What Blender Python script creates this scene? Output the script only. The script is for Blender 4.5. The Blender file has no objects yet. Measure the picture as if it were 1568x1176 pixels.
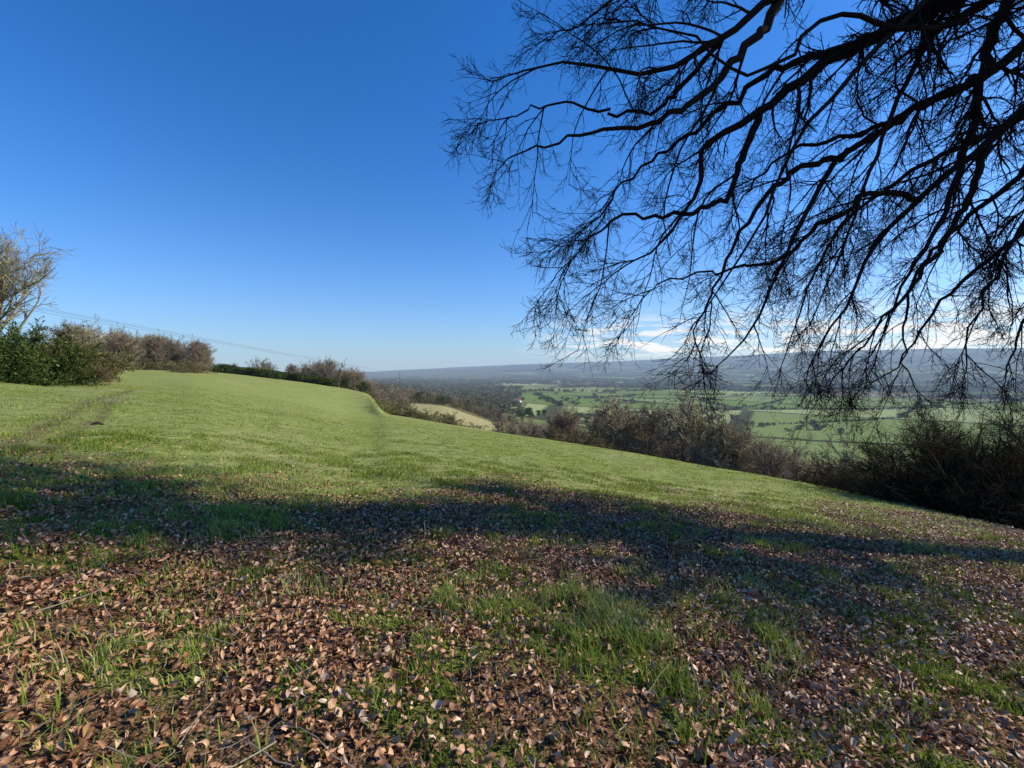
import bpy, math, numpy as np, time
from mathutils import Vector
T0=time.time()
rng=np.random.default_rng(7)
rad=math.radians
scene=bpy.context.scene
F=697.0; HY=562.0; CX=784.0; EYE=1.6
SUN_AZ=80.0; SUN_EL=33.0

# ------------------------------------------------------------ helpers
def norm(v): return v/np.maximum(np.linalg.norm(v,axis=-1,keepdims=True),1e-9)
def _hash(ix,iy,seed):
    v=np.sin(ix*127.1+iy*311.7+seed*74.7)*43758.5453
    return v-np.floor(v)
def vnoise(x,y,seed=0):
    xi=np.floor(x); yi=np.floor(y); fx=x-xi; fy=y-yi
    fx=fx*fx*(3-2*fx); fy=fy*fy*(3-2*fy)
    a=_hash(xi,yi,seed);b=_hash(xi+1,yi,seed);c=_hash(xi,yi+1,seed);d=_hash(xi+1,yi+1,seed)
    return (a*(1-fx)+b*fx)*(1-fy)+(c*(1-fx)+d*fx)*fy
def fbm(x,y,seed=0,o=4):
    s=0;a=.5;t=0
    for i in range(o):
        s=s+a*vnoise(x*2**i,y*2**i,seed+i*13); t+=a; a*=.5
    return s/t
def sstep(a,b,x):
    t=np.clip((x-a)/(b-a),0,1); return t*t*(3-2*t)

def build_mesh(name,verts,faces,attrs=None,smooth=False,mat=None,link=True):
    verts=np.asarray(verts,dtype=np.float32).reshape(-1,3)
    me=bpy.data.meshes.new(name)
    loops=np.concatenate([np.asarray(f).ravel() for f in faces]).astype(np.int32)
    tot=np.concatenate([np.full(len(f),np.asarray(f).shape[1]) for f in faces]).astype(np.int32)
    st=np.concatenate([[0],np.cumsum(tot)[:-1]]).astype(np.int32)
    me.vertices.add(len(verts)); me.vertices.foreach_set('co',verts.ravel())
    me.loops.add(len(loops)); me.loops.foreach_set('vertex_index',loops)
    me.polygons.add(len(tot)); me.polygons.foreach_set('loop_start',st); me.polygons.foreach_set('loop_total',tot)
    if smooth: me.polygons.foreach_set('use_smooth',np.ones(len(tot),dtype=bool))
    me.update(calc_edges=True)
    for k,a in (attrs or {}).items():
        a=np.asarray(a,dtype=np.float32)
        at=me.attributes.new(k,'FLOAT','POINT'); at.data.foreach_set('value',a)
    ob=bpy.data.objects.new(name,me)
    if mat: me.materials.append(mat)
    if link: scene.collection.objects.link(ob)
    return ob

class Acc:
    def __init__(s): s.v=[];s.q=[];s.t=[];s.a=[];s.n=0
    def add(s,v,q=None,t=None,a=None):
        v=v.reshape(-1,3)
        if q is not None and len(q): s.q.append(np.asarray(q)+s.n)
        if t is not None and len(t): s.t.append(np.asarray(t)+s.n)
        s.v.append(v); s.a.append(np.zeros(len(v)) if a is None else a); s.n+=len(v)
    def build(s,name,mat=None,smooth=False,link=True):
        f=[]
        if s.q: f.append(np.concatenate(s.q))
        if s.t: f.append(np.concatenate(s.t))
        return build_mesh(name,np.concatenate(s.v),f,{'v':np.concatenate(s.a)},smooth,mat,link)

# ------------------------------------------------------------ branch system
def tubes(acc,pts,rd,sides,val=None):
    N,K,_=pts.shape
    tan=np.gradient(pts,axis=1); tan=norm(tan)
    mean=norm(pts[:,-1]-pts[:,0])
    ref=np.where(np.abs(mean[:,2:3])<.75,np.array([[0,0,1.]]),np.array([[1.,0.2,0]]))[:,None,:]
    u=norm(np.cross(tan,np.broadcast_to(ref,tan.shape))); w=np.cross(tan,u)
    a=np.arange(sides)*2*math.pi/sides
    V=pts[:,:,None,:]+rd[:,:,None,None]*(np.cos(a)[None,None,:,None]*u[:,:,None,:]+np.sin(a)[None,None,:,None]*w[:,:,None,:])
    base=(np.arange(N)*K*sides)[:,None,None]+(np.arange(K-1)*sides)[None,:,None]
    j=np.arange(sides)[None,None,:]; j2=(j+1)%sides
    q=np.stack([base+j,base+j2,base+sides+j2,base+sides+j],-1).reshape(-1,4)
    vv=np.repeat(rng.random(N) if val is None else val,K*sides)
    acc.add(V,q,a=vv)
def grow(P,D,L,R,k,wob,trop,tip=.3,upturn=0):
    N=len(P); pts=np.zeros((N,k+1,3)); pts[:,0]=P; d=norm(D); st=(L/k)[:,None]; tr=np.asarray(trop)
    for i in range(k):
        d=norm(d+wob*rng.normal(size=(N,3))+tr/k+np.array([0,0,upturn])*(i/k)/k)
        pts[:,i+1]=pts[:,i]+d*st
    t=np.linspace(0,1,k+1)[None,:]
    return pts, R[:,None]*(1-(1-tip)*t)
def spawn(pts,rd,per,t0,t1,ang,asd,Lb,Lsd,rf,rmin,lin=.5,bias=None):
    N,K,_=pts.shape; n=rng.poisson(per,N) if np.isscalar(per) else rng.poisson(per)
    idx=np.repeat(np.arange(N),n); M=len(idx)
    t=rng.uniform(t0,t1,M); f=t*(K-1); i=np.minimum(f.astype(int),K-2); fr=(f-i)[:,None]
    P=pts[idx,i]*(1-fr)+pts[idx,i+1]*fr
    tan=norm(pts[idx,i+1]-pts[idx,i]); rr=rd[idx,i]*(1-fr[:,0])+rd[idx,i+1]*fr[:,0]
    p=norm(np.cross(tan,rng.normal(size=(M,3))))
    a=np.radians(rng.normal(ang,asd,M))[:,None]
    D=np.cos(a)*tan+np.sin(a)*p
    if bias is not None: D=D+np.asarray(bias)
    L=Lb*(1-lin*t)*np.clip(rng.normal(1,Lsd,M),.35,1.9)
    R=np.maximum(np.minimum(rr*rf,rr*.95),rmin)
    return P,norm(D),L,R
def catmull(pts,K):
    p=np.asarray(pts,float); p=np.vstack([2*p[0]-p[1],p,2*p[-1]-p[-2]])
    seg=np.linalg.norm(np.diff(p[1:-1],axis=0),axis=1); c=np.concatenate([[0],np.cumsum(seg)]); s=np.linspace(0,c[-1],K)
    out=[]
    for x in s:
        i=min(np.searchsorted(c,x,side='right')-1,len(seg)-1); t=(x-c[i])/seg[i]
        a,b,cc,d=p[i],p[i+1],p[i+2],p[i+3]
        out.append(.5*((2*b)+(-a+cc)*t+(2*a-5*b+4*cc-d)*t*t+(-a+3*b-3*cc+d)*t**3))
    return np.array(out)
def quads_cloud(acc,C,size,ssd=.3,flat=0.0,shade=None):
    N=len(C); n=norm(rng.normal(size=(N,3))+np.array([0,0,flat])); u=norm(np.cross(n,rng.normal(size=(N,3)))); w=np.cross(n,u)
    s=(size*np.clip(rng.normal(1,ssd,N),.4,2))[:,None]
    V=np.stack([C-u*s*.5,C+w*s*.33,C+u*s*.5,C-w*s*.33],1)
    q=np.arange(N*4).reshape(-1,4)
    acc.add(V,q,a=np.repeat(rng.random(N) if shade is None else shade,4))

# ------------------------------------------------------------ terrain
def az(px): return math.degrees(math.atan((px-CX)/F))
def mid(l,m=None):
    if m is None: m=(l[0][0]+.6*(l[1][0]-l[0][0]), l[0][1]+.6*(l[1][1]-l[0][1])*.97)
    return [l[0],m]+l[1:]
cols=[
(-180,mid([(6,.42),(40,3),(80,5),(150,9),(300,14),(600,18),(1000,20),(2000,20),(4000,20),(9000,20)])),
(-90,mid([(6,.55),(45,2.2),(80,3),(150,4),(300,5),(600,5),(1000,3),(2000,0),(4000,-10),(9000,-40)])),
(az(-200),mid([(6,.25),(50,1.1),(65,1.4),(100,1.5),(200,1),(400,-4),(800,-15),(1500,-30),(3000,-50),(9000,-100)])),
(az(0),mid([(6,.15),(45,.83),(60,1.0),(100,.8),(200,-2),(400,-8),(800,-20),(1500,-35),(3000,-60),(9000,-100)],(30,.45))),
(az(90),mid([(6,.10),(75,.9),(90,1.0),(130,.7),(220,-2),(400,-9),(800,-20),(1500,-35),(3000,-60),(9000,-100)],(48,.40))),
(az(170),mid([(6,.04),(130,1.0),(150,1.0),(200,0),(300,-5),(500,-12),(900,-25),(1800,-50),(3500,-70),(9000,-100)],(75,.25))),
(az(300),mid([(6,-.08),(185,.9),(215,.8),(270,-2),(350,-7),(500,-15),(900,-30),(1800,-50),(3500,-70),(9000,-100)],(105,-.8))),
(az(450),mid([(6,-.20),(190,-3.3),(220,-3.9),(260,-6.5),(320,-8),(450,-14),(900,-35),(1800,-60),(3500,-80),(9000,-100)],(108,-4.9))),
(az(535),mid([(6,-.26),(184,-6.5),(207,-7.6),(240,-12),(310,-14),(450,-19),(900,-38),(2000,-70),(4000,-90),(9000,-90)],(104,-7.9))),
(az(569),mid([(6,-.28),(172,-7.2),(190,-10),(235,-17),(315,-18),(450,-21),(900,-38),(2000,-70),(4000,-90),(9000,-90)],(100,-8.3))),
(az(582),mid([(6,-.28),(108,-8.8),(150,-15),(235,-21),(320,-22),(480,-25),(900,-38),(2000,-70),(4000,-90),(9000,-80)],(72,-5.7))),
(az(680),mid([(6,-.33),(83,-8.5),(150,-20),(225,-25),(330,-26),(500,-36),(900,-60),(2000,-84),(4000,-92),(9000,-12)])),
(az(784),mid([(6,-.42),(60,-7.2),(110,-19),(200,-34),(350,-46),(600,-56),(1000,-68),(2000,-84),(4000,-92),(9000,65)])),
(az(1000),mid([(6,-.58),(40,-5.85),(80,-17),(150,-34),(300,-58),(600,-73),(1000,-82),(2000,-88),(4000,-92),(9000,160)])),
(az(1240),mid([(6,-.68),(26,-3.8),(55,-14),(110,-32),(250,-60),(500,-78),(1000,-88),(2000,-93),(4000,-95),(8500,265)])),
(az(1568),mid([(6,-.72),(18,-2.6),(45,-13),(100,-32),(250,-60),(500,-80),(1000,-90),(2000,-93),(4000,-90),(8500,270)])),
(90,mid([(6,-.6),(18,-2.4),(45,-12),(100,-30),(250,-58),(500,-78),(1000,-88),(2000,-90),(4000,-80),(9000,200)])),
(180,mid([(6,.42),(40,3),(80,5),(150,9),(300,14),(600,18),(1000,20),(2000,20),(4000,20),(9000,20)])),
]
TH=np.concatenate([np.linspace(-180,-66,50)[:-1],np.linspace(-66,66,700),np.linspace(66,180,50)[1:]])
NR=560
U=np.linspace(math.log(.25),math.log(14000),NR); RR=np.exp(U)
cth=np.array([c[0] for c in cols]); 
ctl=np.array([[(math.log(r),z) for r,z in c[1]] for c in cols]); NK=ctl.shape[1]
fine=np.arange(-180,180.01,.25)
kern=np.exp(-.5*(np.arange(-20,21)*.25/.6)**2); kern/=kern.sum()
ctlT=np.zeros((len(TH),NK,2))
for k in range(NK):
    for m in range(2):
        f=np.interp(fine,cth,ctl[:,k,m]); fp=np.pad(f,20,mode='edge'); f=np.convolve(fp,kern,'valid')
        ctlT[:,k,m]=np.interp(TH,fine,f)
H=np.zeros((len(TH),NR))
du=U[1]-U[0]; kk=int(.30/du); ker=np.exp(-.5*(np.arange(-kk,kk+1)*du/.08)**2); ker/=ker.sum()
for i in range(len(TH)):
    r=np.concatenate([[0],np.exp(ctlT[i,:,0]),[14000]]); z=np.concatenate([[0],ctlT[i,:,1],[ctlT[i,-1,1]-60]])
    f=np.interp(RR,r,z); H[i]=np.convolve(np.pad(f,kk,mode='edge'),ker,'valid')
CREST=np.exp(ctlT[:,2,0])
tr=np.radians(TH)[:,None]; GX=np.sin(tr)*RR[None,:]; GY=np.cos(tr)*RR[None,:]
H+= (fbm(GX*1.6,GY*1.6,3,3)-.5)*.07*(1-sstep(20,60,RR))[None,:]
H+= (fbm(GX*.12,GY*.12,5,3)-.5)*.25*(sstep(6,25,RR)*(1-sstep(200,500,RR)))[None,:]
H+= (fbm(GX/260,GY/260,8,4)-.5)*12*sstep(600,2000,RR)[None,:]
H+= (fbm(GX/1100,GY/1100,9,4)-.5)*np.interp(RR,[3500,5500,9000],[0,110,30])[None,:]
def hgt(x,y):
    x=np.asarray(x,float);y=np.asarray(y,float)
    r=np.hypot(x,y); t=np.degrees(np.arctan2(x,y))
    fi=np.clip(np.interp(t,TH,np.arange(len(TH))),0,len(TH)-1.001); fj=np.clip((np.log(np.maximum(r,.2501))-U[0])/du,0,NR-1.001)
    i=fi.astype(int);j=fj.astype(int);a=fi-i;b=fj-j
    return (H[i,j]*(1-a)+H[i+1,j]*a)*(1-b)+(H[i,j+1]*(1-a)+H[i+1,j+1]*a)*b
def pxr(px,r):
    t=np.arctan((np.asarray(px,float)-CX)/F); x=np.sin(t)*r;y=np.cos(t)*r; return x,y,hgt(x,y)
def hit(px,py,rmin=1.5):
    t=math.atan((px-CX)/F); r=np.exp(np.linspace(math.log(rmin),math.log(12000),3000))
    x=np.sin(t)*r;y=np.cos(t)*r; ray=EYE+(HY-py)/F*y; g=hgt(x,y)
    w=np.nonzero(g>=ray)[0]; i=w[0] if len(w) else len(r)-1
    return x[i],y[i],g[i]

LE=8.1
def litmask(x,y): return np.clip(1-sstep(-2.4,2.8,(y-(LE+.30*x))+(fbm(x*.5,y*.5,31,3)-.5)*7),0,1)
def heavy(x,y): return np.exp(-(((x-4.5)/5.0)**2+((y-7.2)/2.6)**2))
def gpatch(x,y): return sstep(.46,.60,fbm(x*2.1+3,y*2.6,57,4)+ .04*np.clip(-x/6,-1,1)-.10*heavy(x,y))
litter=litmask(GX,GY)
gpa=gpatch(GX,GY)*(RR<30)[None,:]
fieldm=1-sstep(1.08,1.16,RR[None,:]/CREST[:,None])
pxg=CX+F*np.tan(np.clip(tr,-1.4,1.4))
tan_m=sstep(600,625,pxg)*(1-sstep(765,785,pxg))*sstep(200,212,RR)[None,:]*(1-sstep(332,345,RR))[None,:]
valley=sstep(380,480,RR)[None,:]*(pxg>770)*(np.abs(tr)<1.5)
def polydist(pts):
    d=np.full(GX.shape,1e9)
    for a,b in zip(pts[:-1],pts[1:]):
        ax,ay=a;bx,by=b;L=(bx-ax)**2+(by-ay)**2
        t=np.clip(((GX-ax)*(bx-ax)+(GY-ay)*(by-ay))/L,0,1); d=np.minimum(d,np.hypot(GX-ax-t*(bx-ax),GY-ay-t*(by-ay)))
    return d
tp=[hit(a,b)[:2] for a,b in [(-60,720),(20,672),(90,640),(140,612),(200,597),(250,600)]]
tp2=[hit(a,b)[:2] for a,b in [(40,700),(110,660),(150,640),(165,615)]]
trn=.5+.9*fbm(GX*1.5,GY*1.5,88,3)
track=np.exp(-(polydist(tp)/.26)**2)+.9*np.exp(-(polydist(tp2)/.20)**2)
track=np.clip(track*trn,0,1)

nt=len(TH)
V=np.stack([GX,GY,H-.03*track],-1).reshape(-1,3); c0=len(V); V=np.vstack([V,[[0,0,H[:,0].mean()]]])
i=np.arange(nt-1)[:,None]; j=np.arange(NR-1)[None,:]
q=np.stack([i*NR+j,i*NR+j+1,(i+1)*NR+j+1,(i+1)*NR+j],-1).reshape(-1,4)
tt=np.stack([np.full(nt-1,c0),np.arange(nt-1)*NR,(np.arange(nt-1)+1)*NR],-1)
ap=lambda a: np.append(np.broadcast_to(a,H.shape).ravel(),0)
# ------------------------------------------------------------ material utils
def newmat(name):
    m=bpy.data.materials.new(name); m.use_nodes=True; nt_=m.node_tree; nt_.nodes.clear(); return m,nt_
class NB:
    def __init__(s,t): s.t=t
    def n(s,ty,**kw):
        nd=s.t.nodes.new(ty)
        for k,v in kw.items(): setattr(nd,k,v)
        return nd
    def l(s,a,b): s.t.links.new(a,b)
    def val(s,sock,x):
        if isinstance(x,bpy.types.NodeSocket): s.l(x,sock)
        else: sock.default_value=x
    def math(s,op,a,b=0.0,clamp=False):
        nd=s.n('ShaderNodeMath',operation=op,use_clamp=clamp); s.val(nd.inputs[0],a); s.val(nd.inputs[1],b); return nd.outputs[0]
    def mix(s,f,a,b,bt='MIX'):
        nd=s.n('ShaderNodeMix',data_type='RGBA',blend_type=bt); s.val(nd.inputs[0],f)
        for sk,x in ((nd.inputs[6],a),(nd.inputs[7],b)):
            if isinstance(x,tuple): sk.default_value=(x[0],x[1],x[2],1)
            else: s.l(x,sk)
        return nd.outputs[2]
    def noise(s,vec,scale,detail=4,rough=.55):
        nd=s.n('ShaderNodeTexNoise'); s.l(vec,nd.inputs['Vector']); nd.inputs['Scale'].default_value=scale; nd.inputs['Detail'].default_value=detail; nd.inputs['Roughness'].default_value=rough; return nd.outputs[0]
    def ramp(s,f,a,b):
        nd=s.n('ShaderNodeMapRange',interpolation_type='SMOOTHSTEP'); s.l(f,nd.inputs[0]); nd.inputs[1].default_value=a; nd.inputs[2].default_value=b; return nd.outputs[0]
    def attr(s,name): return s.n('ShaderNodeAttribute',attribute_name=name)
    def pos(s): return s.n('ShaderNodeNewGeometry').outputs['Position']
HAZE_EMIT=(.29,.405,.58)  # painted haze: colour that far materials emit in place of scattered air-light
def finish(b,col,rough=.9,spec=.2,bump=None,bstr=.5,bdist=.05,transl=0,air=None):
    """surface + (for far land) valley haze painted in as emission, growing with distance from the hillside"""
    if spec>0:
        p=b.n('ShaderNodeBsdfPrincipled'); b.l(col,p.inputs['Base Color']); p.inputs['Roughness'].default_value=rough; p.inputs['Specular IOR Level'].default_value=spec
    else:
        p=b.n('ShaderNodeBsdfDiffuse'); b.l(col,p.inputs[0])
    if bump is not None:
        bp=b.n('ShaderNodeBump'); bp.inputs['Strength'].default_value=bstr; bp.inputs['Distance'].default_value=bdist; b.l(bump,bp.inputs['Height']); b.l(bp.outputs[0],p.inputs['Normal'])
    o=b.n('ShaderNodeOutputMaterial'); out=p.outputs[0]
    if transl:
        t=b.n('ShaderNodeBsdfTranslucent'); b.l(col,t.inputs[0]); m=b.n('ShaderNodeMixShader'); m.inputs[0].default_value=transl; b.l(out,m.inputs[1]); b.l(t.outputs[0],m.inputs[2]); out=m.outputs[0]
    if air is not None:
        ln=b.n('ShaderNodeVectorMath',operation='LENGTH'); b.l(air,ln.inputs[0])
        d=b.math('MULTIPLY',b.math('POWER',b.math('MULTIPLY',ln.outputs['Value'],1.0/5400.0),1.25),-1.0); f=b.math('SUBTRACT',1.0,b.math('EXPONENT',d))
        e=b.n('ShaderNodeEmission'); e.inputs[0].default_value=(*HAZE_EMIT,1); m=b.n('ShaderNodeMixShader'); b.l(f,m.inputs[0]); b.l(out,m.inputs[1]); b.l(e.outputs[0],m.inputs[2]); out=m.outputs[0]
    b.l(out,o.inputs[0])

# ground material
gm,t=newmat('ground_mat'); b=NB(t); P=b.pos()
n1=b.noise(P,.25,3); n2=b.noise(P,3.0,4,.65); n3=b.noise(P,22.0,2,.7); n4=b.noise(P,.9,3,.65)
n5=b.noise(P,70.0,1,.7)
grass=b.mix(b.ramp(n2,.35,.68),(.175,.21,.042),(.35,.38,.11))
grass=b.mix(b.ramp(n1,.35,.7),grass,b.mix(.45,grass,(.40,.37,.16)))
grass=b.mix(b.math('MULTIPLY',b.ramp(n3,.52,.72),.5),grass,(.11,.13,.03))
grass=b.mix(b.math('MULTIPLY',b.ramp(n4,.52,.70),.5),grass,(.25,.215,.10))
soil=b.mix(b.ramp(n3,.4,.65),(.04,.024,.013),(.16,.09,.048))
soil=b.mix(b.math('MULTIPLY',b.ramp(n5,.46,.62),.75),soil,(.32,.18,.095))
gpn=b.attr('gp').outputs['Fac']
soil=b.mix(b.math('MULTIPLY',gpn,.7),soil,b.mix(b.ramp(n5,.4,.6),(.06,.08,.017),(.16,.20,.035)))
scrub=b.mix(b.ramp(b.noise(P,.15,3),.35,.7),(.09,.075,.033),(.23,.18,.08))
mp=b.n('ShaderNodeMapping'); b.l(P,mp.inputs[0]); mp.inputs['Scale'].default_value=(1/480,1/320,0); mp.inputs['Rotation'].default_value=(0,0,.35)
def vor(scale,feat):
    v=b.n('ShaderNodeTexVoronoi',feature=feat); v.inputs['Scale'].default_value=scale; b.l(mp.outputs[0],v.inputs['Vector']); return v
vc=vor(1.0,'F1').outputs['Color']; ve=vor(1.0,'DISTANCE_TO_EDGE').outputs['Distance']
sep=b.n('ShaderNodeSeparateColor'); b.l(vc,sep.inputs[0])
g1=b.mix(b.ramp(sep.outputs[0],.2,.8),(.17,.225,.06),(.34,.375,.145))
g1=b.mix(b.ramp(sep.outputs[1],.76,.80),g1,(.30,.245,.15))
ln=b.n('ShaderNodeVectorMath',operation='LENGTH'); b.l(P,ln.inputs[0]); dist=ln.outputs['Value']
woodf=b.math('MULTIPLY',b.ramp(b.noise(P,.0024,4,.62),.43,.50),b.ramp(dist,1700,2600))
g1=b.mix(b.math('MULTIPLY',b.math('SUBTRACT',1.0,b.ramp(ve,.014,.030)),.9),g1,(.05,.052,.028))
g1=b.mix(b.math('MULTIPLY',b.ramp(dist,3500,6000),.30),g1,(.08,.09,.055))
g1=b.mix(woodf,g1,b.mix(b.ramp(b.noise(P,.012,3),.35,.65),(.03,.03,.022),(.11,.09,.055)))
va=b.attr('valley').outputs['Fac']; fa=b.attr('fieldm').outputs['Fac']; la=b.attr('litter').outputs['Fac']; ta=b.attr('tanm').outputs['Fac']; ka=b.attr('track').outputs['Fac']
col=b.mix(va,scrub,g1)
col=b.mix(ta,col,b.mix(n1,(.30,.27,.11),(.40,.34,.16)))
grass=b.mix(b.math('MULTIPLY',ka,.75),grass,(.14,.11,.055))
col=b.mix(fa,col,grass)
col=b.mix(la,col,soil)
hh=b.math('ADD',b.math('MULTIPLY',n2,.6),b.math('ADD',b.math('MULTIPLY',n3,.5),b.math('MULTIPLY',n4,1.0)))
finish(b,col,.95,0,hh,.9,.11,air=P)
ground=build_mesh('grass_hillside_ground',V,[q,tt],{'litter':ap(litter),'fieldm':ap(fieldm),'tanm':ap(tan_m),'valley':ap(valley),'track':ap(track),'gp':ap(gpa)},True,gm)

def vary_mat(name,stops,rough=.85,spec=0,transl=0,objrand=0,hz=True):
    m,t=newmat(name); b=NB(t); P=b.pos(); a=b.attr('v').outputs['Fac']
    r=b.n('ShaderNodeValToRGB'); b.l(a,r.inputs[0]); el=r.color_ramp.elements
    while len(el)<len(stops): el.new(.5)
    for e,(p,c) in zip(el,stops): e.position=p; e.color=(*c,1)
    col=r.outputs[0]
    if objrand:
        oi=b.n('ShaderNodeObjectInfo'); hs=b.n('ShaderNodeHueSaturation'); b.l(col,hs.inputs['Color'])
        b.l(b.math('ADD',b.math('MULTIPLY',oi.outputs['Random'],objrand),1-objrand/2),hs.inputs['Value'])
        b.l(b.math('ADD',b.math('MULTIPLY',oi.outputs['Random'],.05),.475),hs.inputs['Hue']); col=hs.outputs[0]
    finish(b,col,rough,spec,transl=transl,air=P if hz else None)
    m.cycles.emission_sampling='NONE'
    return m
gm.cycles.emission_sampling='NONE'

m_leaf=vary_mat('dead_leaf_mat',[(0,(.12,.05,.022)),(.33,(.36,.165,.07)),(.7,(.62,.35,.18)),(1,(.80,.60,.42))],.5,.35,0,hz=False)
m_grass=vary_mat('grass_blade_mat',[(0,(.115,.15,.022)),(.5,(.26,.325,.05)),(.85,(.40,.44,.11)),(1,(.60,.50,.25))],.55,0,.35,hz=False)
m_bark=vary_mat('beech_bark_mat',[(0,(.016,.013,.011)),(1,(.036,.029,.024))],hz=False)
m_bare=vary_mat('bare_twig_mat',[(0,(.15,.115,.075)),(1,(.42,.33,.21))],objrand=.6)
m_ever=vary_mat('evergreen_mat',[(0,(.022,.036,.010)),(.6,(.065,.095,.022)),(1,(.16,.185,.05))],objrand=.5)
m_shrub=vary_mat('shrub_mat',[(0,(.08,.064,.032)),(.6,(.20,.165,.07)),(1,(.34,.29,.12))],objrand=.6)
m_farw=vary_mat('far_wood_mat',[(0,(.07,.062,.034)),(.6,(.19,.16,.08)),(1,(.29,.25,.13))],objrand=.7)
m_dark=vary_mat('thicket_mat',[(0,(.025,.02,.014)),(.8,(.08,.06,.038)),(1,(.14,.115,.055))],hz=False)
m_straw=vary_mat('straw_mat',[(0,(.2,.16,.1)),(1,(.42,.36,.24))],hz=False)
m_stick=vary_mat('stick_mat',[(0,(.07,.05,.04)),(1,(.42,.34,.25))],hz=False)

# ------------------------------------------------------------ leaf litter
def polar_samples(N,rmin,rflat,rmax,th=60):
    a1=(rflat**2-rmin**2)/2; a2=rflat*(rmax-rflat)
    n1=int(N*a1/(a1+a2)); r1=np.sqrt(rng.uniform(rmin**2,rflat**2,n1)); r2=rng.uniform(rflat,rmax,N-n1)
    r=np.concatenate([r1,r2]); t=np.radians(rng.uniform(-th,th,len(r))); return np.sin(t)*r,np.cos(t)*r
def make_leaves(N):
    x,y=polar_samples(N,1.0,4.5,20,56)
    patch=sstep(.32,.56,fbm(x*1.5+5,y*1.5,77,4)); gp=gpatch(x,y)
    prob=litmask(x,y)*np.clip((.30+.70*patch)*(1-.55*gp)+.5*heavy(x,y),0,1)+.05*(1-sstep(0,9,y-(LE+.3*x)))
    k=rng.random(len(x))<prob; x=x[k];y=y[k]; N=len(x)
    z=hgt(x,y)+rng.uniform(.004,.04,N)+.02*gpatch(x,y)
    L=rng.uniform(.028,.064,N); W=L*rng.uniform(.24,.38,N); curl=rng.uniform(-1.0,1.8,N); bend=rng.normal(0,.75,N)
    rows=[(0,0),(.3,.95),(.65,.85),(1,0)]
    loc=[]
    for (s,w) in rows:
        zc=bend*((s-.5)**2)*L*2
        if w==0: loc.append(np.stack([0*L,(s-.5)*L,zc],-1))
        else:
            for sg in(-1,0,1):
                loc.append(np.stack([sg*w*W*(1-.3*np.abs(curl)),(s-.5)*L,zc+abs(sg)*curl*W*w*.8],-1))
    loc=np.stack(loc,1)
    n=norm(np.stack([rng.normal(0,.7,N),rng.normal(0,.7,N),np.ones(N)],-1)); a=rng.uniform(0,2*math.pi,N)
    u=norm(np.cross(n,np.stack([np.cos(a),np.sin(a),0*a],-1))); w=np.cross(n,u)
    R=np.stack([u,w,n],1)
    Vv=np.einsum('nki,nij->nkj',loc,R)+np.stack([x,y,z],-1)[:,None]
    o=(np.arange(N)*8)[:,None]
    tri=np.concatenate([o+np.array([0,2,1]),o+np.array([0,3,2]),o+np.array([4,5,7]),o+np.array([5,6,7])])
    qd=np.concatenate([o+np.array([1,2,5,4]),o+np.array([2,3,6,5])])
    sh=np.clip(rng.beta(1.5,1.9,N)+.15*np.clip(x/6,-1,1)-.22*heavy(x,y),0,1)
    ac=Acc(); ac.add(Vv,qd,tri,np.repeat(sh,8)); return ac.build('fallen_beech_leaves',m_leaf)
make_leaves(250000)
def make_sticks(N):
    x,y=polar_samples(N,1.5,5,13,55); k=rng.random(N)<litmask(x,y); x=x[k];y=y[k];N=len(x)
    k2=rng.random(N)<.5; x=np.where(k2,rng.normal(1.8,2.0,N),x); y=np.where(k2,rng.normal(5.2,1.3,N),y); y=np.maximum(y,1.8)
    a=rng.normal(.6,1.2,N); D=np.stack([np.cos(a),np.sin(a),rng.normal(0,.08,N)],-1)
    P=np.stack([x,y,hgt(x,y)+.035],-1)
    pts,rd=grow(P,D,rng.uniform(.10,.45,N),rng.uniform(.0015,.005,N),4,.16,(0,0,0),.5)
    pts[:,:,2]=np.maximum(pts[:,:,2],hgt(pts[:,:,0],pts[:,:,1])+.035)
    ac=Acc(); tubes(ac,pts,rd,4); return ac.build('fallen_twigs',m_stick,True)
make_sticks(1800)
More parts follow.
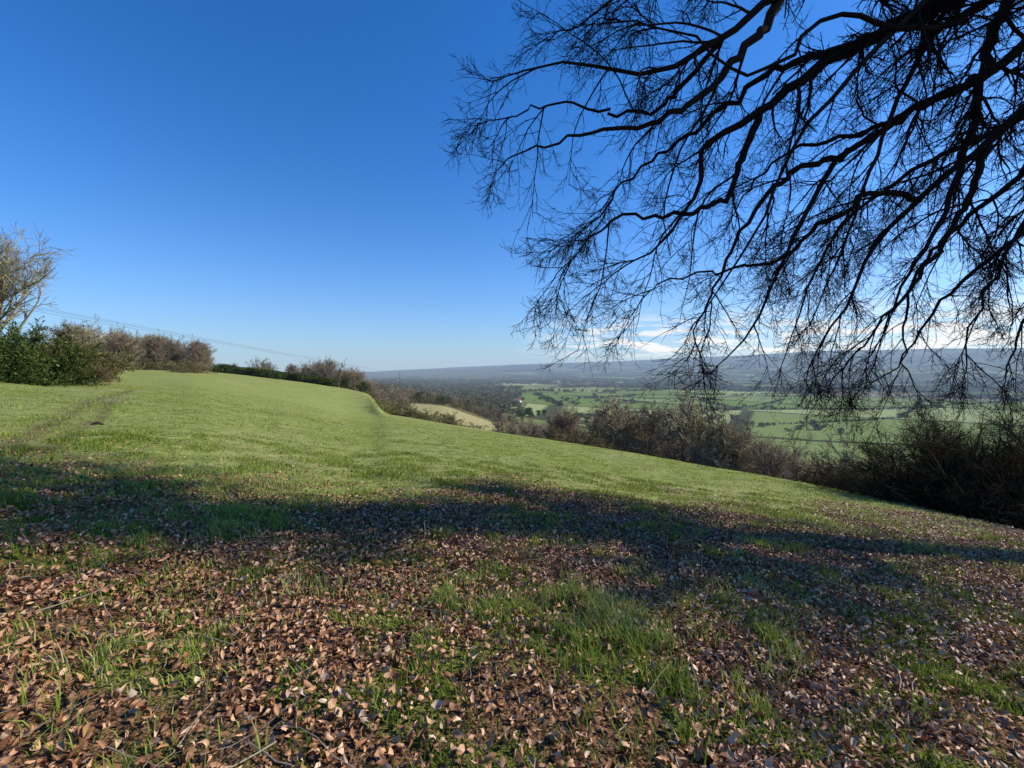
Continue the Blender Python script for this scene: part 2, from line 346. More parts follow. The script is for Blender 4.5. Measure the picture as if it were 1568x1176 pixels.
# ------------------------------------------------------------ grass
def make_grass():
    x1,y1=polar_samples(230000,5.5,14,60,56); x2,y2=polar_samples(350000,1.0,3.5,14,56)
    f1=np.zeros(len(x1));f2=np.ones(len(x2)); x=np.concatenate([x1,x2]);y=np.concatenate([y1,y2]);near=np.concatenate([f1,f2])
    lm=litmask(x,y); cl=fbm(x*1.7,y*1.7,55,3); gp=gpatch(x,y); tuft=sstep(.45,.62,fbm(x*6,y*6,59,2))
    pf=(1-lm)*(.2+.8*sstep(.38,.6,cl))*np.where(near>0,.45,1.0); pn=lm*(.95*gp*(.3+.7*tuft)+.17*tuft*(1-heavy(x,y)))*near
    prob=pf+pn
    r=np.hypot(x,y); prob=prob*(1-.85*sstep(18,58,r))
    cr=np.interp(np.degrees(np.arctan2(x,y)),TH,CREST)
    k=(rng.random(len(x))<prob)&(r<cr*1.1); x=x[k];y=y[k];cl=cl[k];tuft=tuft[k];lm=lm[k];N=len(x)
    r=np.hypot(x,y); z=hgt(x,y)-.005
    Hh=rng.uniform(.03,.08,N)*(.5+1.0*sstep(.42,.72,cl)+.7*tuft*lm); Hh*=np.where(y>9,.8,1.0); Wd=rng.uniform(.0018,.0036,N)*(1+r/9)
    a=rng.uniform(0,2*math.pi,N); lean=rng.uniform(.1,.95,N)*Hh
    dx=np.cos(a)*lean;dy=np.sin(a)*lean; pa=a+math.pi/2+rng.normal(0,.5,N); wx=np.cos(pa)*Wd;wy=np.sin(pa)*Wd
    B=np.stack([x,y,z],-1)
    O=lambda sx,h,f: B+np.stack([dx*f+wx*sx,dy*f+wy*sx,Hh*h],-1)
    Vv=np.stack([O(-1,0,0),O(1,0,0),O(.8,.6,.35),O(-.8,.6,.35),O(0,.95,1)],1)
    o=(np.arange(N)*5)[:,None]
    sh=rng.beta(2,2,N)*.75+.12+(fbm(x*.6,y*.9,61,4)-.5)*1.0+.15*(rng.random(N)<.06)
    ac=Acc(); ac.add(Vv,o+np.array([0,1,2,3]),o+np.array([3,2,4]),np.repeat(np.clip(sh,0,1),5)); return ac.build('meadow_grass',m_grass)
make_grass()
print('ground stuff',time.time()-T0)

# ------------------------------------------------------------ foreground beech tree
def W(px,py,d): return ((px-CX)/F*d, d, EYE+(HY-py)/F*d)
def make_beech():
    ac=Acc(); bx,by=13.4,8.0; bz=float(hgt(bx,by))
    trunk=catmull([(bx,by,bz-.3),(bx,by,bz+.6),(bx-.1,by,bz+3),(bx-.3,by+.1,bz+6),(bx-.2,by,bz+9),(bx,by,bz+12),(bx+.2,by,bz+15)],24)
    tr_=np.interp(np.linspace(0,1,24),[0,.05,.2,.5,1],[.85,.62,.52,.36,.06])
    tubes(ac,trunk[None],tr_[None],14)
    limbs=[
    ([(bx,by,7.5),W(1568,-60,7),W(1350,-2,6.5),W(1185,8,6.1),W(1100,70,5.9),W(1010,128,5.8),W(880,112,5.8),W(800,120,5.8)],.19,.011),
    ([W(1568,-60,7),W(1430,20,6.8),W(1280,90,6.5),W(1155,180,6.2),W(1075,225,6),W(1068,290,6),W(1030,350,5.9),W(970,400,5.9)],.14,.011),
    ([W(1185,8,6.1),W(1130,95,6),W(1030,180,6),W(900,215,6),W(785,245,6)],.065,.010),
    ([(bx,by,6.5),W(1640,40,7.6),W(1500,120,7.2),W(1390,180,7),W(1290,235,7),W(1235,310,6.8),W(1190,410,6.7),W(1150,500,6.6),W(1110,550,6.6)],.14,.010),
    ([(bx,by,5.5),W(1640,130,8),W(1500,230,7.6),W(1400,310,7.4),W(1330,390,7.3),W(1285,480,7.2),W(1240,560,7.1)],.13,.010),
    ([(bx,by,5.0),W(1680,210,9),W(1540,370,9),W(1430,470,9),W(1370,560,9),W(1330,590,9)],.10,.009),
    ([(bx,by,8.0),W(1700,-90,6.6),W(1470,-30,6.2),W(1330,90,6),W(1225,200,6),W(1180,310,6),W(1110,420,6),W(1075,480,6)],.10,.009),
    ([W(1568,-60,7),W(1500,60,7),W(1480,190,6.8),W(1440,320,6.8),W(1385,420,6.7),W(1345,530,6.7)],.09,.009),
    ([(bx,by,5.2),W(1640,240,7.4),W(1560,360,7),W(1500,450,7),W(1480,560,6.9)],.09,.009),
    ([W(1350,-2,6.5),W(1210,-70,6.3),W(1080,-50,6.2),W(950,10,6.2),W(870,60,6.1)],.07,.010),
    ([W(1500,120,7.2),W(1420,160,6.8),W(1330,205,6.6),W(1240,225,6.5),W(1170,260,6.4),W(1120,330,6.4)],.065,.009),
    ([(bx,by,6.8),W(1750,60,10.2),W(1560,180,10),W(1400,260,9.8),W(1280,350,9.6),W(1230,450,9.4),W(1200,550,9.4)],.12,.010),
    ([W(1280,90,6.5),W(1180,120,6.8),W(1080,190,7),W(970,270,7.2),W(910,340,7.2)],.055,.009),
    ([W(1400,310,7.4),W(1330,300,7.2),W(1250,350,7),W(1180,400,6.9),W(1050,420,6.8),W(980,450,6.8)],.05,.009),
    ([W(1640,40,7.6),W(1540,0,7),W(1420,60,6.6),W(1360,160,6.4),W(1330,260,6.4),W(1290,370,6.4),W(1250,470,6.4)],.07,.009),
    ([W(1500,230,7.6),W(1460,330,7.3),W(1400,430,7.2),W(1340,500,7.1),W(1290,580,7.1)],.06,.009),
    ([W(1290,235,7),W(1180,290,6.8),W(1120,380,6.7),W(1080,470,6.7),W(1060,535,6.7)],.05,.009),
    ([W(1155,180,6.2),W(1120,280,6.1),W(1060,330,6),W(960,330,6),W(890,380,6),W(870,410,6)],.05,.009),
    ([W(1640,240,7.4),W(1600,400,7.6),W(1560,500,7.6),W(1540,580,7.6)],.06,.009),
    ([W(1568,-60,7),W(1460,40,6.2),W(1380,60,6),W(1260,40,5.9),W(1150,120,5.8),W(1020,60,5.8),W(930,50,5.8)],.06,.009),
    ([W(1100,70,5.9),W(1010,170,6.2),W(930,180,6.4),W(850,170,6.4),W(770,190,6.4)],.035,.009),
    ([W(1640,130,8),W(1560,260,8.3),W(1480,330,8.4),W(1410,400,8.4),W(1380,500,8.4),W(1400,590,8.4)],.07,.009),
    ]
    K=30; P_=[];R_=[]
    for pts,r0,r1 in limbs:
        c=catmull(pts,K); n=len(c)
        jit=rng.normal(0,.032,(n,3)); jit[0]=0; jit[-1]=0; c=c+jit
        P_.append(c); R_.append(r1+(r0-r1)*np.linspace(1,0,K)**1.1)
    P_=np.array(P_);R_=np.array(R_); tubes(ac,P_,R_,9)
    len_=np.linalg.norm(np.diff(P_,axis=1),axis=2).sum(1)
    p,d,l,r=spawn(P_,R_,len_*1.7,.12,1.0,44,13,1.75,.35,.42,.011,.5,bias=(-.10,0,-.25))
    c1,r1=grow(p,d,l,r,10,.12,(-.05,0,-.85),.30)
    ct,rt=grow(P_[:,-1],P_[:,-1]-P_[:,-2],np.full(len(P_),.5),R_[:,-1],10,.12,(0,0,-.3),.4)
    c1=np.concatenate([c1,ct]); r1=np.concatenate([r1,rt]); tubes(ac,c1,r1,6)
    p,d,l,r=spawn(c1,r1,8.7,.08,1.0,40,12,.68,.35,.6,.0050,.4,bias=(0,0,-.15))
    c2,r2=grow(p,d,l,r,6,.13,(0,0,-.4),.45); tubes(ac,c2,r2,4)
    p,d,l,r=spawn(c2,r2,5.2,.15,1.0,42,12,.27,.35,.65,.0034,.35)
    c3,r3=grow(p,d,l,r,4,.15,(0,0,.1),.6); tubes(ac,c3,r3,3)
    p,d,l,r=spawn(c3,r3,1.8,.2,1.0,42,12,.11,.4,.8,.0027,.2)
    c4,r4=grow(p,d,l,r,2,.12,(0,0,.1),.7); tubes(ac,c4,r4,3)
    dirs=[];st=[];ll=[]
    def add(z,azm,el,L):
        a=rad(azm);e=rad(el); st.append((bx,by,z)); dirs.append((math.sin(a)*math.cos(e),math.cos(a)*math.cos(e),math.sin(e))); ll.append(L)
    for z,azm,el,L in [(5,90,25,7),(6,60,30,7),(7,105,35,6),(7,35,40,6),(10.5,-72,38,8.5),(10.5,-95,40,8),(11,-55,45,7),(11,-84,55,7),(10,100,45,6),(11,30,55,5.5),(12,-78,36,9),(12,-104,44,7),(11.5,-64,40,9),(11,-88,34,9.5),(12,-96,58,6.5),(10.5,-60,34,9),
        (7,80,20,7),(8,95,25,8),(8,70,30,8),(6,88,8,7),(9,85,45,7),(7,108,14,6.5),(10.5,-106,36,7)]: add(z,azm,el,L)
    o1,q1=grow(np.array(st),np.array(dirs),np.array(ll,float),np.full(len(st),.13),16,.06,(0,0,.0),.15); tubes(ac,o1,q1,7)
    p,d,l,r=spawn(o1,q1,12.5,.15,1,48,12,2.1,.3,.55,.018,.5,bias=(0,0,.15)); o2,q2=grow(p,d,l,r,6,.12,(0,0,.1),.3); tubes(ac,o2,q2,5)
    p,d,l,r=spawn(o2,q2,7.5,.1,1,42,12,.95,.3,.6,.011,.4); o3,q3=grow(p,d,l,r,4,.14,(0,0,.1),.4); tubes(ac,o3,q3,3)
    p,d,l,r=spawn(o3,q3,3.6,.1,1,42,12,.36,.3,.7,.009,.3); o4,q4=grow(p,d,l,r,2,.12,(0,0,.1),.5); tubes(ac,o4,q4,3)
    return ac.build('beech_tree',m_bark,True)
make_beech()
print('beech',time.time()-T0)

# ------------------------------------------------------------ generic trees / shrubs
def tree_geo(h=10,seed=0,twig=.022,dens=1.0,spread=1.0):
    ac=Acc(); lean=rng.normal(0,.04,2)
    tp,trd=grow(np.array([[0,0,-.4]]),np.array([[lean[0],lean[1],1.]]),np.array([h*.72]),np.array([h*.03]),10,.05,(0,0,.1),.2); tubes(ac,tp,trd,7,np.array([.3]))
    p,d,l,r=spawn(tp,trd,26*dens,.22,1,48,12,h*.46*spread,.22,.6,.05,.45,bias=(0,0,.25)); a1,b1=grow(p,d,l,r,8,.10,(0,0,.35),.2); tubes(ac,a1,b1,4)
    p,d,l,r=spawn(a1,b1,9*dens,.15,1,42,12,h*.16,.3,.6,twig*1.3,.4,bias=(0,0,.1)); a2,b2=grow(p,d,l,r,3,.14,(0,0,.2),.4); tubes(ac,a2,b2,3)
    p,d,l,r=spawn(a2,b2,7*dens,.1,1,40,12,h*.075,.3,.7,twig,.3); a3,b3=grow(p,d,l,r,2,.14,(0,0,.1),.5); tubes(ac,a3,b3,3)
    return ac
def shrub_geo(h=4,w=4,leaf=.10,nleaf=2500,dens=1.0,twig=.012):
    ac=Acc(); n=int(26*dens)
    a=rng.uniform(0,2*math.pi,n); e=np.radians(rng.uniform(20,85,n))
    D=np.stack([np.cos(a)*np.cos(e)*w/h,np.sin(a)*np.cos(e)*w/h,np.sin(e)],-1)
    P0=np.stack([rng.normal(0,w*.13,n),rng.normal(0,w*.13,n),np.full(n,-.2)],-1)
    s1,r1=grow(P0,D,h*rng.uniform(.55,1.1,n),np.full(n,.05*h/4),9,.13,(0,0,-.15),.2); tubes(ac,s1,r1,5)
    p,d,l,r=spawn(s1,r1,12*dens,.1,1,45,14,h*.34,.3,.6,twig*1.3,.4); a1,b1=grow(p,d,l,r,5,.17,(0,0,-.1),.4); tubes(ac,a1,b1,3)
    p,d,l,r=spawn(a1,b1,9*dens,.1,1,42,14,h*.12,.3,.7,twig,.3); a2,b2=grow(p,d,l,r,3,.18,(0,0,0),.5); tubes(ac,a2,b2,3)
    if nleaf:
        idx=rng.integers(0,len(a2),nleaf); C=a2[idx,rng.integers(0,4,nleaf)]+rng.normal(0,.06,(nleaf,3)); quads_cloud(ac,C,leaf)
    return ac
def clump_geo(h=10,w=8,n=1500,size=.5,lumps=9,trunk=True):
    ac=Acc(); 
    L=np.stack([rng.normal(0,w*.22,lumps),rng.normal(0,w*.22,lumps),rng.uniform(h*.25,h*.8,lumps)],-1); rr=rng.uniform(.16,.3,lumps)*w
    i=rng.integers(0,lumps,n); dv=norm(rng.normal(size=(n,3)))*rr[i][:,None]*rng.uniform(.6,1.08,n)[:,None]; C=L[i]+dv
    C[:,2]=np.maximum(C[:,2],.1)
    quads_cloud(ac,C,size,.35)
    if trunk:
        tp,trd=grow(np.array([[0,0,-.5]]),np.array([[0,0,1.]]),np.array([h*.6]),np.array([h*.025]),5,.05,(0,0,0),.3); tubes(ac,tp,trd,5,np.array([0.]))
    return ac
def proto_coll(name,obs):
    c=bpy.data.collections.new(name)
    for o in obs: c.objects.link(o)
    return c
bare=[tree_geo(10,dens=.85,spread=s,twig=.028).build('bare_%d'%k,m_bare,False,False) for k,s in enumerate((1.0,1.25,.8,1.1))]
shr=[shrub_geo(4,5,.18,1500,.7,.02).build('shrub_%d'%k,m_shrub,False,False) for k in range(3)]
evg=[clump_geo(8,6,2200,.40,11).build('ever_%d'%k,m_ever,False,False) for k in range(2)]
far_b=[clump_geo(10,11,260,1.7,8,False).build('farb_%d'%k,m_farw,False,False) for k in range(3)]
C_bare=proto_coll('bare_tree_kit',bare); C_shr=proto_coll('shrub_kit',shr); C_ev=proto_coll('evergreen_kit',evg); C_far=proto_coll('far_tree_kit',far_b)
def instancer(name,coll,pts,scl):
    pts=np.asarray(pts,float); N=len(pts)
    me=bpy.data.meshes.new(name); me.vertices.add(N); me.vertices.foreach_set('co',pts.astype(np.float32).ravel())
    a=me.attributes.new('rot','FLOAT_VECTOR','POINT'); rv=np.zeros((N,3),np.float32); rv[:,2]=rng.uniform(0,6.283,N); rv[:,:2]=rng.normal(0,.04,(N,2)); a.data.foreach_set('vector',rv.ravel())
    a=me.attributes.new('scl','FLOAT_VECTOR','POINT'); a.data.foreach_set('vector',np.asarray(scl,dtype=np.float32).ravel())
    ob=bpy.data.objects.new(name,me); scene.collection.objects.link(ob)
    g=bpy.data.node_groups.new(name+'_gn','GeometryNodeTree')
    g.interface.new_socket(name='Geometry',in_out='INPUT',socket_type='NodeSocketGeometry'); g.interface.new_socket(name='Geometry',in_out='OUTPUT',socket_type='NodeSocketGeometry')
    gi=g.nodes.new('NodeGroupInput'); go=g.nodes.new('NodeGroupOutput'); ci=g.nodes.new('GeometryNodeCollectionInfo'); ip=g.nodes.new('GeometryNodeInstanceOnPoints')
    ci.inputs['Collection'].default_value=coll; ci.inputs['Separate Children'].default_value=True; ci.inputs['Reset Children'].default_value=True
    ip.inputs['Pick Instance'].default_value=True
    def na(n):
        x=g.nodes.new('GeometryNodeInputNamedAttribute'); x.data_type='FLOAT_VECTOR'; x.inputs['Name'].default_value=n; return x.outputs[0]
    g.links.new(gi.outputs[0],ip.inputs['Points']); g.links.new(ci.outputs[0],ip.inputs['Instance']); g.links.new(na('rot'),ip.inputs['Rotation']); g.links.new(na('scl'),ip.inputs['Scale'])
    g.links.new(ip.outputs[0],go.inputs[0])
    md=ob.modifiers.new('scatter','NODES'); md.node_group=g
    return ob
def zone(px0,px1,r0,r1,n,h0,h1,base,wide=1.0,drop=.3):
    px=rng.uniform(px0,px1,n); r=np.exp(rng.uniform(math.log(r0),math.log(r1),n)); x,y,z=pxr(px,r)
    s=rng.uniform(h0,h1,n)/base; S=np.stack([s*wide*rng.uniform(.85,1.2,n)]*2+[s],-1); return np.stack([x,y,z-drop],-1),S
def merge(name,coll,zs): 
    instancer(name,coll,np.concatenate([z[0] for z in zs]),np.concatenate([z[1] for z in zs]))

merge('bare_woodland_trees',C_bare,[
 zone(100,205,115,150,24,8,11,10), zone(195,310,165,195,50,8,12,10), zone(300,360,200,240,8,4,6,10),
 zone(385,480,215,280,24,6,10,10), zone(460,570,205,300,52,9,14,10),
 zone(578,625,170,420,34,8,12,10), zone(600,800,350,520,70,8,12,10),
 zone(760,860,95,190,24,7,10,10), zone(850,1060,80,150,40,8,12.5,10), zone(930,1010,75,95,12,11,14,10,1.1), zone(1050,1330,62,115,60,8.5,13.5,10,.9),
 zone(1300,1600,55,110,24,9,13,10,.9), zone(780,1050,220,400,44,8,12,10), zone(800,1400,420,1000,14,8,12,10)])
merge('scrub_bushes',C_shr,[
 zone(150,310,140,185,34,2.5,4.5,4,1.3), zone(300,460,205,240,40,2.0,3.6,4,1.4), zone(450,560,205,240,34,3,6,4,1.4),
 zone(584,628,112,200,60,3,6,4,1.2), zone(569,576,185,205,22,3,5,4,1.0), zone(620,780,180,198,36,1.5,2.4,4,1.6), zone(580,790,345,480,70,4,7,4,1.3),
 zone(640,780,84,150,50,2.0,3.4,4,1.3), zone(770,900,85,180,40,2.5,5,4,1.2), zone(850,1330,58,130,70,2,4,4,1.3), zone(780,1300,150,400,100,3,6,4,1.3)])
merge('evergreen_bushes',C_ev,[
 zone(335,510,186,194,130,2.4,3.4,8,2.0,.1), zone(470,575,205,260,14,5,8,8), zone(590,800,350,520,40,6,9,8),
 zone(780,1000,150,400,12,5,8,8), zone(585,622,150,220,7,4,6,8),zone(800,900,480,560,10,8,11,8)])
def far_pts():
    N=56000; px=rng.uniform(560,1640,N); r=np.exp(rng.uniform(math.log(500),math.log(4600),N)); x,y,z=pxr(px,r)
    m=fbm(x/330,y/330,91,4); dens=np.where(r<1900,sstep(.68,.72,m)*.06,sstep(.47,.54,m)*(1-sstep(3600,4600,r)))
    dens=np.where((px<800)&(r<1900),.55,dens)
    k=rng.random(N)<dens*np.interp(r,[500,2000,5500],[.3,.40,.35]); x,y,z,r=x[k],y[k],z[k],r[k]
    s=rng.uniform(.8,1.3,len(x))*np.interp(r,[500,2000,9000],[.8,1.0,1.3])
    w=np.interp(r,[500,3000,9000],[1,1.5,3.0])
    return np.stack([x,y,z-1],-1),np.stack([s*w,s*w,s*.9],-1)
def hedge(a,b,step=7,h=.45,wd=.7,jit=2.5):
    p=np.array(hit(*a,rmin=200));q_=np.array(hit(*b,rmin=200)); L=np.linalg.norm(q_-p); n=int(L/step)+1; t=rng.random(n)
    x=p[0]+(q_[0]-p[0])*t+rng.normal(0,jit,n); y=p[1]+(q_[1]-p[1])*t+rng.normal(0,jit,n)
    s=rng.uniform(.6,1.5,n)*h; return np.stack([x,y,hgt(x,y)-.5],-1),np.stack([s*wd]*2+[s],-1)
hl=[hedge((800,600),(1045,598),7,.9),hedge((980,637),(1160,622),3.5,.35),hedge((1040,606),(1300,600),7,.6),hedge((1100,625),(1350,628),3.5,.38),
    hedge((860,612),(990,606),6,.6),hedge((1150,598),(1500,594),8,.9),hedge((1160,622),(1200,612),4,.38),hedge((1200,650),(1380,640),3.5,.35),hedge((880,640),(990,633),4,.6),hedge((820,603),(860,622),5,.7),
    hedge((1350,628),(1560,615),5,.45),hedge((1300,600),(1568,607),6,.6),hedge((1040,606),(1110,614),4,.45),hedge((1380,640),(1420,612),5,.45),hedge((920,618),(1100,612),5,.4)]
fp=far_pts()
merge('distant_woodland',C_far,[fp]+hl)

def named_tree(name,px,r,h,**kw):
    x,y,z=pxr(px,r); ac=tree_geo(h,**kw); o=ac.build(name,m_bare,False); o.location=(float(x),float(y),float(z)); return o
named_tree('bare_ash_tree',-2,47,10.0,twig=.016,dens=1.2,spread=1.2)
named_tree('bare_ash_tree',-130,50,12.0,twig=.018,dens=1.0,spread=1.1)
for px,r,h,w,m,nl in [(-60,44,4.6,5,m_ever,9000),(0,42,3.2,4.2,m_ever,7000),(55,45,3.9,4.8,m_ever,9000),(105,48,3.5,4.6,m_shrub,6000),(30,50,4.6,5.4,m_shrub,5000),(80,54,4.6,5.4,m_ever,6000),(125,56,3.8,4.4,m_shrub,4000),(138,60,3.8,4.5,m_ever,5000)]:
    x,y,z=pxr(px,r); o=shrub_geo(h,w,.13,nl,1.1,.014).build('hedgerow_bush',m,False); o.location=(float(x),float(y),float(z)-.1); o.rotation_euler=(0,0,rng.uniform(0,6))
ac=Acc()
for px,d,h,w in [(1440,15.5,3.8,3.8),(1530,15,4.4,4.5),(1600,14,4.8,5),(1680,14.5,5,6),(1550,18,5.2,5),(1430,19,4.4,4.4),(1640,17,6,6)]:
    x=(px-CX)/F*d; y=d; z=float(hgt(x,y)); g=shrub_geo(h,w,.05,1800,1.5,.006)
    for v in g.v: v+=np.array([x,y,z-.1])
    off=ac.n
    for qv in g.q: ac.q.append(qv+off)
    ac.v+=g.v; ac.a+=g.a; ac.n+=g.n
ac.build('hawthorn_thicket',m_dark)
x,y=(1275-CX)/F*23,23; o=shrub_geo(1.9,2.6,.05,2500,1.5,.008).build('bramble_bush',m_dark); o.location=(x,y,float(hgt(x,y))-.1)
def mound(name,px,py,R,h,mat):
    x0,y0,z0=hit(px,py); n=20; vs=[];fs=[]
    for i in range(8):
        rr=R*i/7
        for k in range(n):
            a=2*math.pi*k/n; x=x0+math.cos(a)*rr*(1+.2*math.sin(3*a));y=y0+math.sin(a)*rr
            vs.append((x,y,float(hgt(x,y))-.02+h*max(0,math.cos(rr/R*1.57))*(1+.3*rng.random())))
    for i in range(7):
        for k in range(n): fs.append((i*n+k,i*n+(k+1)%n,(i+1)*n+(k+1)%n,(i+1)*n+k))
    return build_mesh(name,vs,[np.array(fs)],{'v':rng.random(len(vs))*.25},True,mat)
mound('molehill',147,650,.16,.07,m_dark)
def weeds(px,py,n,h,R):
    x0,y0,z0=hit(px,py); P=np.stack([x0+rng.normal(0,R,n),y0+rng.normal(0,R,n)],-1); P=np.column_stack([P,hgt(P[:,0],P[:,1])])
    D=np.column_stack([rng.normal(0,.35,(n,2)),np.ones(n)]); c,r=grow(P,D,rng.uniform(.4,1,n)*h,np.full(n,.006),4,.12,(0,0,-.3),.5); ac=Acc(); tubes(ac,c,r,3)
    p,d,l,r=spawn(c,r,5,.3,1,45,12,h*.25,.3,.7,.004); c,r=grow(p,d,l,r,2,.1,(0,0,0)); tubes(ac,c,r,3); return ac.build('dry_weed_clump',m_straw)
weeds(165,618,40,.35,.3); weeds(185,612,25,.3,.25)

# ------------------------------------------------------------ farmhouse
def simple_mat(name,c,rough=.8,sc=2.0,var=.15):
    m,t=newmat(name); b=NB(t); P=b.pos(); n=b.noise(P,sc,4)
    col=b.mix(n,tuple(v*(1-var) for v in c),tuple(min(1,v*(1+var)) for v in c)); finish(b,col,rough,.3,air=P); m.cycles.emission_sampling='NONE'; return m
def house(px,py,rot,Lh=15,Wh=7.5,Hh=5.2):
    x,y,z=hit(px,py); E=bpy.data.objects.new('white_farmhouse',None); scene.collection.objects.link(E); E.location=(x,y,z-.3); E.rotation_euler=(0,0,rot)
    wm=simple_mat('render_wall',(.75,.73,.68)); rm=simple_mat('tile_roof',(.17,.08,.055)); gmn=simple_mat('window_glass',(.04,.05,.06),.2); dm=simple_mat('door_paint',(.10,.06,.04)); bm_=simple_mat('chimney_brick',(.25,.11,.07))
    def part(n,v,f,m):
        tris=[a for a in f if len(a)==3]; qs=[a for a in f if len(a)==4]; fl=[]
        if qs: fl.append(np.array(qs))
        if tris: fl.append(np.array(tris))
        o=build_mesh(n,v,fl,None,False,m); o.parent=E; return o
    def box(n,x0,x1,y0,y1,z0,z1,m):
        v=[(a,b_,c) for c in(z0,z1) for a,b_ in((x0,y0),(x1,y0),(x1,y1),(x0,y1))]
        return part(n,v,[(0,3,2,1),(4,5,6,7),(0,1,5,4),(1,2,6,5),(2,3,7,6),(3,0,4,7)],m)
    a,w=Lh/2,Wh/2; rd=3.4
    part('walls',[(-a,-w,0),(a,-w,0),(a,w,0),(-a,w,0),(-a,-w,Hh),(a,-w,Hh),(a,w,Hh),(-a,w,Hh),(-a,0,Hh+rd),(a,0,Hh+rd)],[(0,1,5,4),(2,3,7,6),(1,2,6,5),(3,0,4,7),(5,6,9),(7,4,8)],wm)
    e=.5
    part('roof',[(-a-e,-w-e,Hh-.35),(a+e,-w-e,Hh-.35),(a+e,0,Hh+rd+.1),(-a-e,0,Hh+rd+.1),(a+e,w+e,Hh-.35),(-a-e,w+e,Hh-.35)],[(0,1,2,3),(3,2,4,5)],rm)
    for k,xx in enumerate((-5.5,-2,2,5.5)):
        box('window_%d'%k,xx-.6,xx+.6,-w-.04,-w+.05,3.3,4.6,gmn)
        if k!=1: box('window_low_%d'%k,xx-.6,xx+.6,-w-.04,-w+.05,.9,2.2,gmn)
    box('door',-2.5,-1.5,-w-.05,-w+.05,0,2.1,dm); box('chimney',4.2,5.2,-.5,.5,Hh+2.3,Hh+4.6,bm_); box('chimney_2',-6.2,-5.2,-.5,.5,Hh+2.3,Hh+4.6,bm_)
house(792,617,.7)

# ------------------------------------------------------------ power line
def power():
    E=bpy.data.objects.new('power_line',None); scene.collection.objects.link(E)
    pm=simple_mat('pole_wood',(.10,.075,.05)); cm=simple_mat('cable',(.10,.10,.11),.5)
    A=np.array([(-330-CX)/F*32,32,EYE+(HY-405)/F*32]); B=np.array([(612-CX)/F*430,430,EYE+(HY-571)/F*430])
    dirh=norm((B-A)*np.array([1,1,0])); side=np.array([dirh[1],-dirh[0],0])
    for i,o in enumerate((-.8,0,.8)):
        t=np.linspace(0,1,60)[:,None]; c=A+(B-A)*t+side*o; c[:,2]-=(4*t*(1-t))[:,0]*.6; c[:,2]+=(0,.35,0)[i]
        ac=Acc(); tubes(ac,c[None],np.full((1,60),.016),4); ob=ac.build('cable_%d'%i,cm); ob.parent=E
    for k,Q in enumerate((A,B)):
        gz=float(hgt(Q[0],Q[1])); c=np.array([[Q[0],Q[1],gz-.5],[Q[0],Q[1],(gz+Q[2])/2],[Q[0],Q[1],Q[2]+.3]]); ac=Acc(); tubes(ac,c[None],np.array([[.16,.14,.11]]),8)
        d=np.array([Q-side*1.0,Q,Q+side*1.0]); d[:,2]-=.1; tubes(ac,d[None],np.full((1,3),.07),4); ob=ac.build('pole_%d'%k,pm); ob.parent=E
power()

# ------------------------------------------------------------ light, sky, camera
S=Vector((math.sin(rad(SUN_AZ))*math.cos(rad(SUN_EL)),math.cos(rad(SUN_AZ))*math.cos(rad(SUN_EL)),math.sin(rad(SUN_EL))))
sl=bpy.data.lights.new('sun','SUN'); sl.energy=5.0; sl.angle=rad(.53); sl.color=(1,.94,.83)
so=bpy.data.objects.new('sun',sl); scene.collection.objects.link(so); so.rotation_euler=S.to_track_quat('Z','Y').to_euler(); so.location=(60,10,60)
w=bpy.data.worlds.new('World'); scene.world=w; w.use_nodes=True; t=w.node_tree; t.nodes.clear(); b=NB(t)
sk=b.n('ShaderNodeTexSky',sky_type='NISHITA'); sk.sun_disc=False; sk.sun_elevation=rad(SUN_EL); sk.sun_rotation=rad(SUN_AZ); sk.altitude=200; sk.air_density=1.0; sk.dust_density=.6; sk.ozone_density=2.0
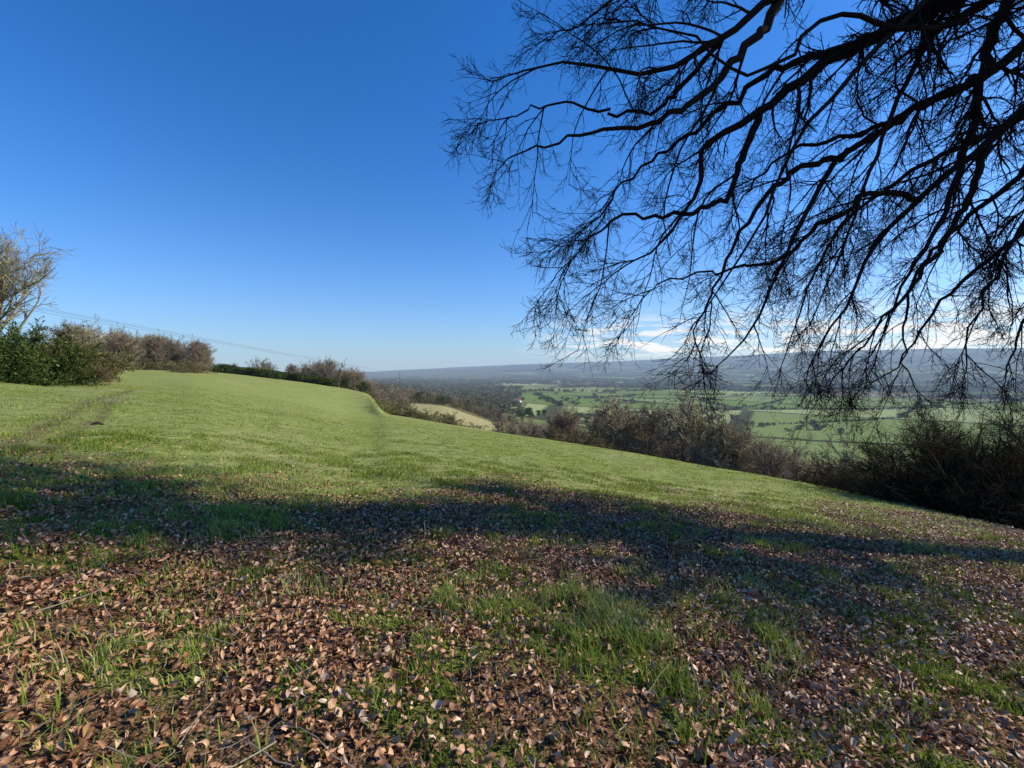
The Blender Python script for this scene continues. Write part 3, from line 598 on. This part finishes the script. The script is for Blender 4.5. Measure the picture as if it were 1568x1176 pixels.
gr=b.n('ShaderNodeVectorMath',operation='MULTIPLY'); b.l(sk.outputs[0],gr.inputs[0]); gr.inputs[1].default_value=(.56,.91,1.42)
hs=b.n('ShaderNodeHueSaturation'); hs.inputs['Saturation'].default_value=1.10; b.l(gr.outputs[0],hs.inputs['Color'])
tc=b.n('ShaderNodeTexCoord'); sx=b.n('ShaderNodeSeparateXYZ'); b.l(tc.outputs['Generated'],sx.inputs[0])
right=b.math('MAXIMUM',sx.outputs[0],0.0)
hz=b.math('EXPONENT',b.math('MULTIPLY',b.math('MAXIMUM',sx.outputs[2],0.0),-8.0))
hz=b.math('MULTIPLY',hz,b.math('ADD',.74,b.math('MULTIPLY',right,.26)))
hcol=b.mix(b.ramp(sx.outputs[0],.0,.8),(3.9,4.85,5.9),(6.2,6.6,7.0))
base=b.mix(hz,hs.outputs[0],hcol)
mp=b.n('ShaderNodeMapping'); b.l(tc.outputs['Generated'],mp.inputs[0]); mp.inputs['Scale'].default_value=(7,7,42); mp.inputs['Location'].default_value=(.6,.2,.0)
cn=b.noise(mp.outputs[0],1.7,5,.6); cf=b.ramp(cn,.45,.58)
mask=b.math('MULTIPLY',b.ramp(sx.outputs[2],.015,.035),b.math('SUBTRACT',1.0,b.ramp(sx.outputs[2],.055,.13)))
mask=b.math('MULTIPLY',mask,b.ramp(sx.outputs[0],-.02,.25)); cf=b.math('MULTIPLY',b.math('MULTIPLY',cf,mask),.95)
colr=b.mix(cf,base,(7.6,7.6,7.7))
bg=b.n('ShaderNodeBackground'); b.l(colr,bg.inputs[0]); bg.inputs[1].default_value=.13; o=b.n('ShaderNodeOutputWorld'); b.l(bg.outputs[0],o.inputs[0])
cam=bpy.data.cameras.new('camera'); co=bpy.data.objects.new('camera',cam); scene.collection.objects.link(co); cam.sensor_width=36; cam.lens=36*F/1568; cam.clip_end=40000; cam.clip_start=.05
co.location=(0,0,EYE); co.rotation_euler=(rad(90-2.13),0,0); scene.camera=co
scene.view_settings.view_transform='Standard'; scene.view_settings.look='None'; scene.view_settings.exposure=0
print('done',time.time()-T0)
